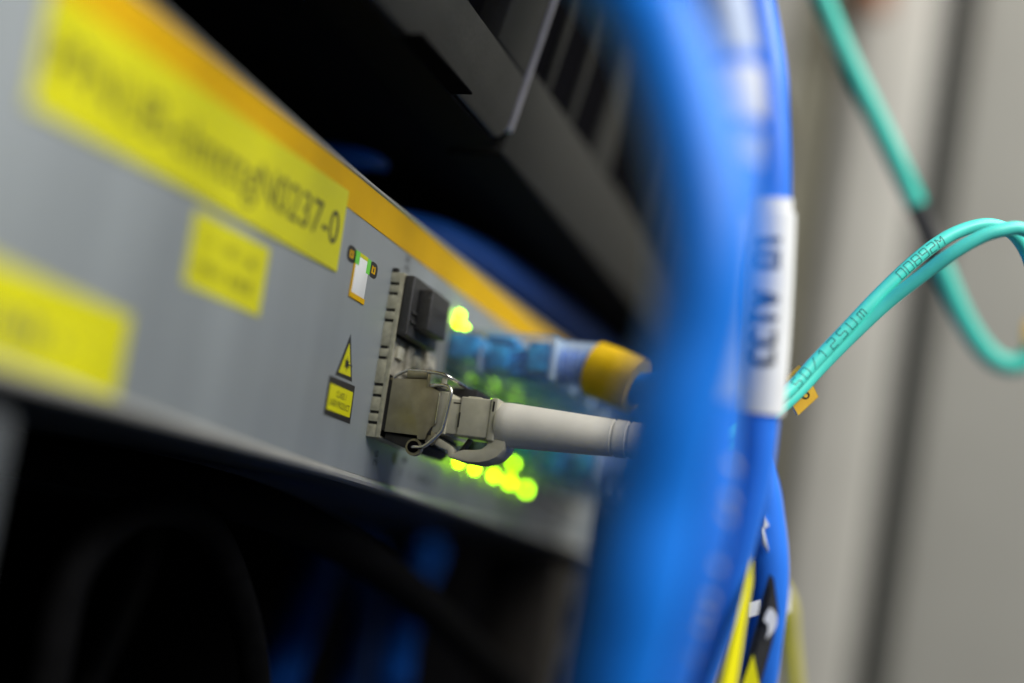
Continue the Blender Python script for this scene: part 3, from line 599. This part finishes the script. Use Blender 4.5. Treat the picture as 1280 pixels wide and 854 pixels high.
# front with real openings: bars and uprights round dark slots
slab('bezel_panel', M['bezel'], 15.5, 260, 53.0, 69.0, -9, 0, 0.5)
edges = [(15.5, 16.3), (26.0, 28.0), (42.0, 44.5), (61.0, 75.0), (116.0, 120.0), (140, 144), (163, 168), (186, 190), (210, 260)]
for x0, x1 in edges: slab('bezel_upright', M['bezel'], x0, x1, 69.0, 108.0, -1.2, 0, 0.3)
slab('bezel_panel', M['bezel'], 15.5, 260, 108.0, 140.0, -6, 0, 0.5)
for (a0, a1), (b0, b1) in zip(edges, edges[1:]): slab('vent_slot', M['dark'], a1 - 0.5, b0 + 0.5, 69.0, 108.0, -2.4, -1.3)
mkprism('underside_shade', M['black'], sv, [(-9.6, 52.6), (0.0, 52.6), (0.0, 52.95), (-9.9, 52.95)], YZ, 15.6, 259, 0.0)  # black sheet added to paint the shade under the bezel
mkprism('underside_shade', M['black'], sv, [(-10.1, 52.6), (-1.5, 52.6), (-1.5, 52.95), (-10.4, 52.95)], YZ, -250, 12.0, 0.0)  # same painted shade beneath the near block
# near block with rounded lower corner
poly = [(-250, 53.0), (9.0, 53.6), (11.5, 54.4), (13.2, 56.2), (13.8, 58.5), (13.8, 66.0), (-60, 66.0), (-250, 66.0)]
mkprism('bezel_block', M['bezel'], sv, poly, lambda a, b, t: (a, fr(b, t), b), -8.5, 0.6, 0.5)
slab('bezel_block', M['bezel'], -2.5, 13.8, 66.05, 140, -6, 0.6, 0.5)
slab('bezel_block', M['bezel'], -250, -44, 66.05, 140, -6, 0.6, 0.5)
slab('vent_slot', M['dark'], -44, -24.0, 66.05, 140, -6, -4); slab('vent_slot', M['dark'], -22.5, -2.5, 66.05, 140, -6, -4)
slab('bezel_upright', M['bezel'], -24.0, -22.5, 66.05, 140, -6, 0.3)
slab('edge_trim', M['bezeltrim'], 13.85, 15.4, 56.5, 140, -4, 0.9, 0.4, label='pale upright edge strip')
mkbox('latch_recess', M['dark'], sv, -34, -12, -13.8, -9, 52.85, 53.2)
mkbox('under_tray', M['black'], sv, -250, 260, -1.2, 0.3, 53.2, 55.5, bev=0.2)

# ================================================================== TAGS AT THE LOWER RIGHT
yt = plate('cable_flag', M['yflag'], None, [(-6.8, -63.3, -11.3), (-6.0, -63.6, -15.0), (-4.8, -63.1, -21.8), (-3.6, -62.7, -28.9), (-2.6, -62.3, -35.1), (-6.5, -60.0, -35.3), (-7.2, -61.4, -29.0), (-6.9, -62.2, -20.9)], 0.35)
yt['label'] = 'narrow bright yellow pointed flag beside the black tag'; yt['category'] = 'cable flag'
bt = thing('cable_tag', 'black hanging tag with white crescent and yellow triangle at lower right', 'tag', (11.5, -63, -20))
plate('tag_plate', M['rubber'], bt, [(2.7, -64.9, -13.3), (3.0, -65.4, -13.7), (4.2, -66.4, -18.3), (4.8, -66.0, -22.4), (5.6, -64.8, -28.7), (6.3, -63.9, -34.1), (5.3, -60.6, -34.5), (4.8, -62.2, -29.1), (4.4, -62.7, -25.7), (3.7, -63.7, -20.4), (3.1, -64.2, -16.7)], 0.8)
plate('tag_face', M['cap'], bt, [(2.4, -65.3, -14.3), (3.6, -66.5, -18.4), (4.2, -66.1, -22.4), (5.0, -64.9, -28.7), (5.7, -63.9, -34.0), (5.0, -61.8, -34.3), (4.5, -63.1, -29.2), (4.0, -63.6, -25.6), (3.4, -64.5, -20.9), (2.8, -65.0, -17.1)], 0.4)
plate('tag_crescent', M['paper'], bt, [(2.6, -65.3, -18.0), (2.8, -65.9, -18.2), (3.1, -66.4, -18.9), (3.4, -66.5, -20.1), (3.5, -66.1, -21.2), (3.4, -65.2, -22.4), (3.2, -65.4, -21.1), (3.0, -65.3, -20.2), (2.7, -64.7, -19.9), (2.6, -64.9, -18.9)], 0.15)
plate('tag_triangle', M['yflag'], bt, [(3.3, -63.6, -24.8), (5.1, -65.4, -31.0), (4.0, -62.0, -31.5)], 0.15)
sb = thing('cable_tie', 'white cable tie round the blue cable behind the black tag', 'cable tie', (34, -57, 4))
plate('tie_band', M['paper'], sb, [(11.9, -61.2, -17.5), (12.3, -62.7, -16.8), (12.7, -62.8, -18.9), (12.3, -61.2, -19.6)], 0.4)
plate('tie_head', M['paper'], sb, [(32.0, -59.2, -2.6), (32.6, -60.2, -4.0), (32.4, -59.3, -4.8)], 0.8)
plate('tie_tail', M['paper'], sb, [(31.9, -58.9, -4.4), (32.4, -59.4, -4.9), (33.5, -60.5, -8.3), (33.0, -59.6, -7.1)], 0.5)
yc = thing('yellow_cable', 'thin dull yellow cable hanging behind the black tag', 'cable', (105, -59, -30))
mktube('cable_jacket', M['dullyellow'], yc, crom([(112, -44, -6), (104.5, -52.5, -9.5), (101.7, -56.8, -14.5), (103.5, -58.1, -22), (106.3, -60.0, -33), (110.3, -62.6, -48), (116, -66, -70)], 8), 1.5, 16)
oc = thing('wall_connector', 'rust orange plastic piece on the far cabinet near the top', 'connector', (367, -36, 243))
mkbox('connector_shell', M['copper'], oc, 352, 362, -44, -34, 236, 262, bev=2)
mkbox('connector_collar', M['copper'], oc, 350, 364, -46, -32, 262, 268, bev=2)
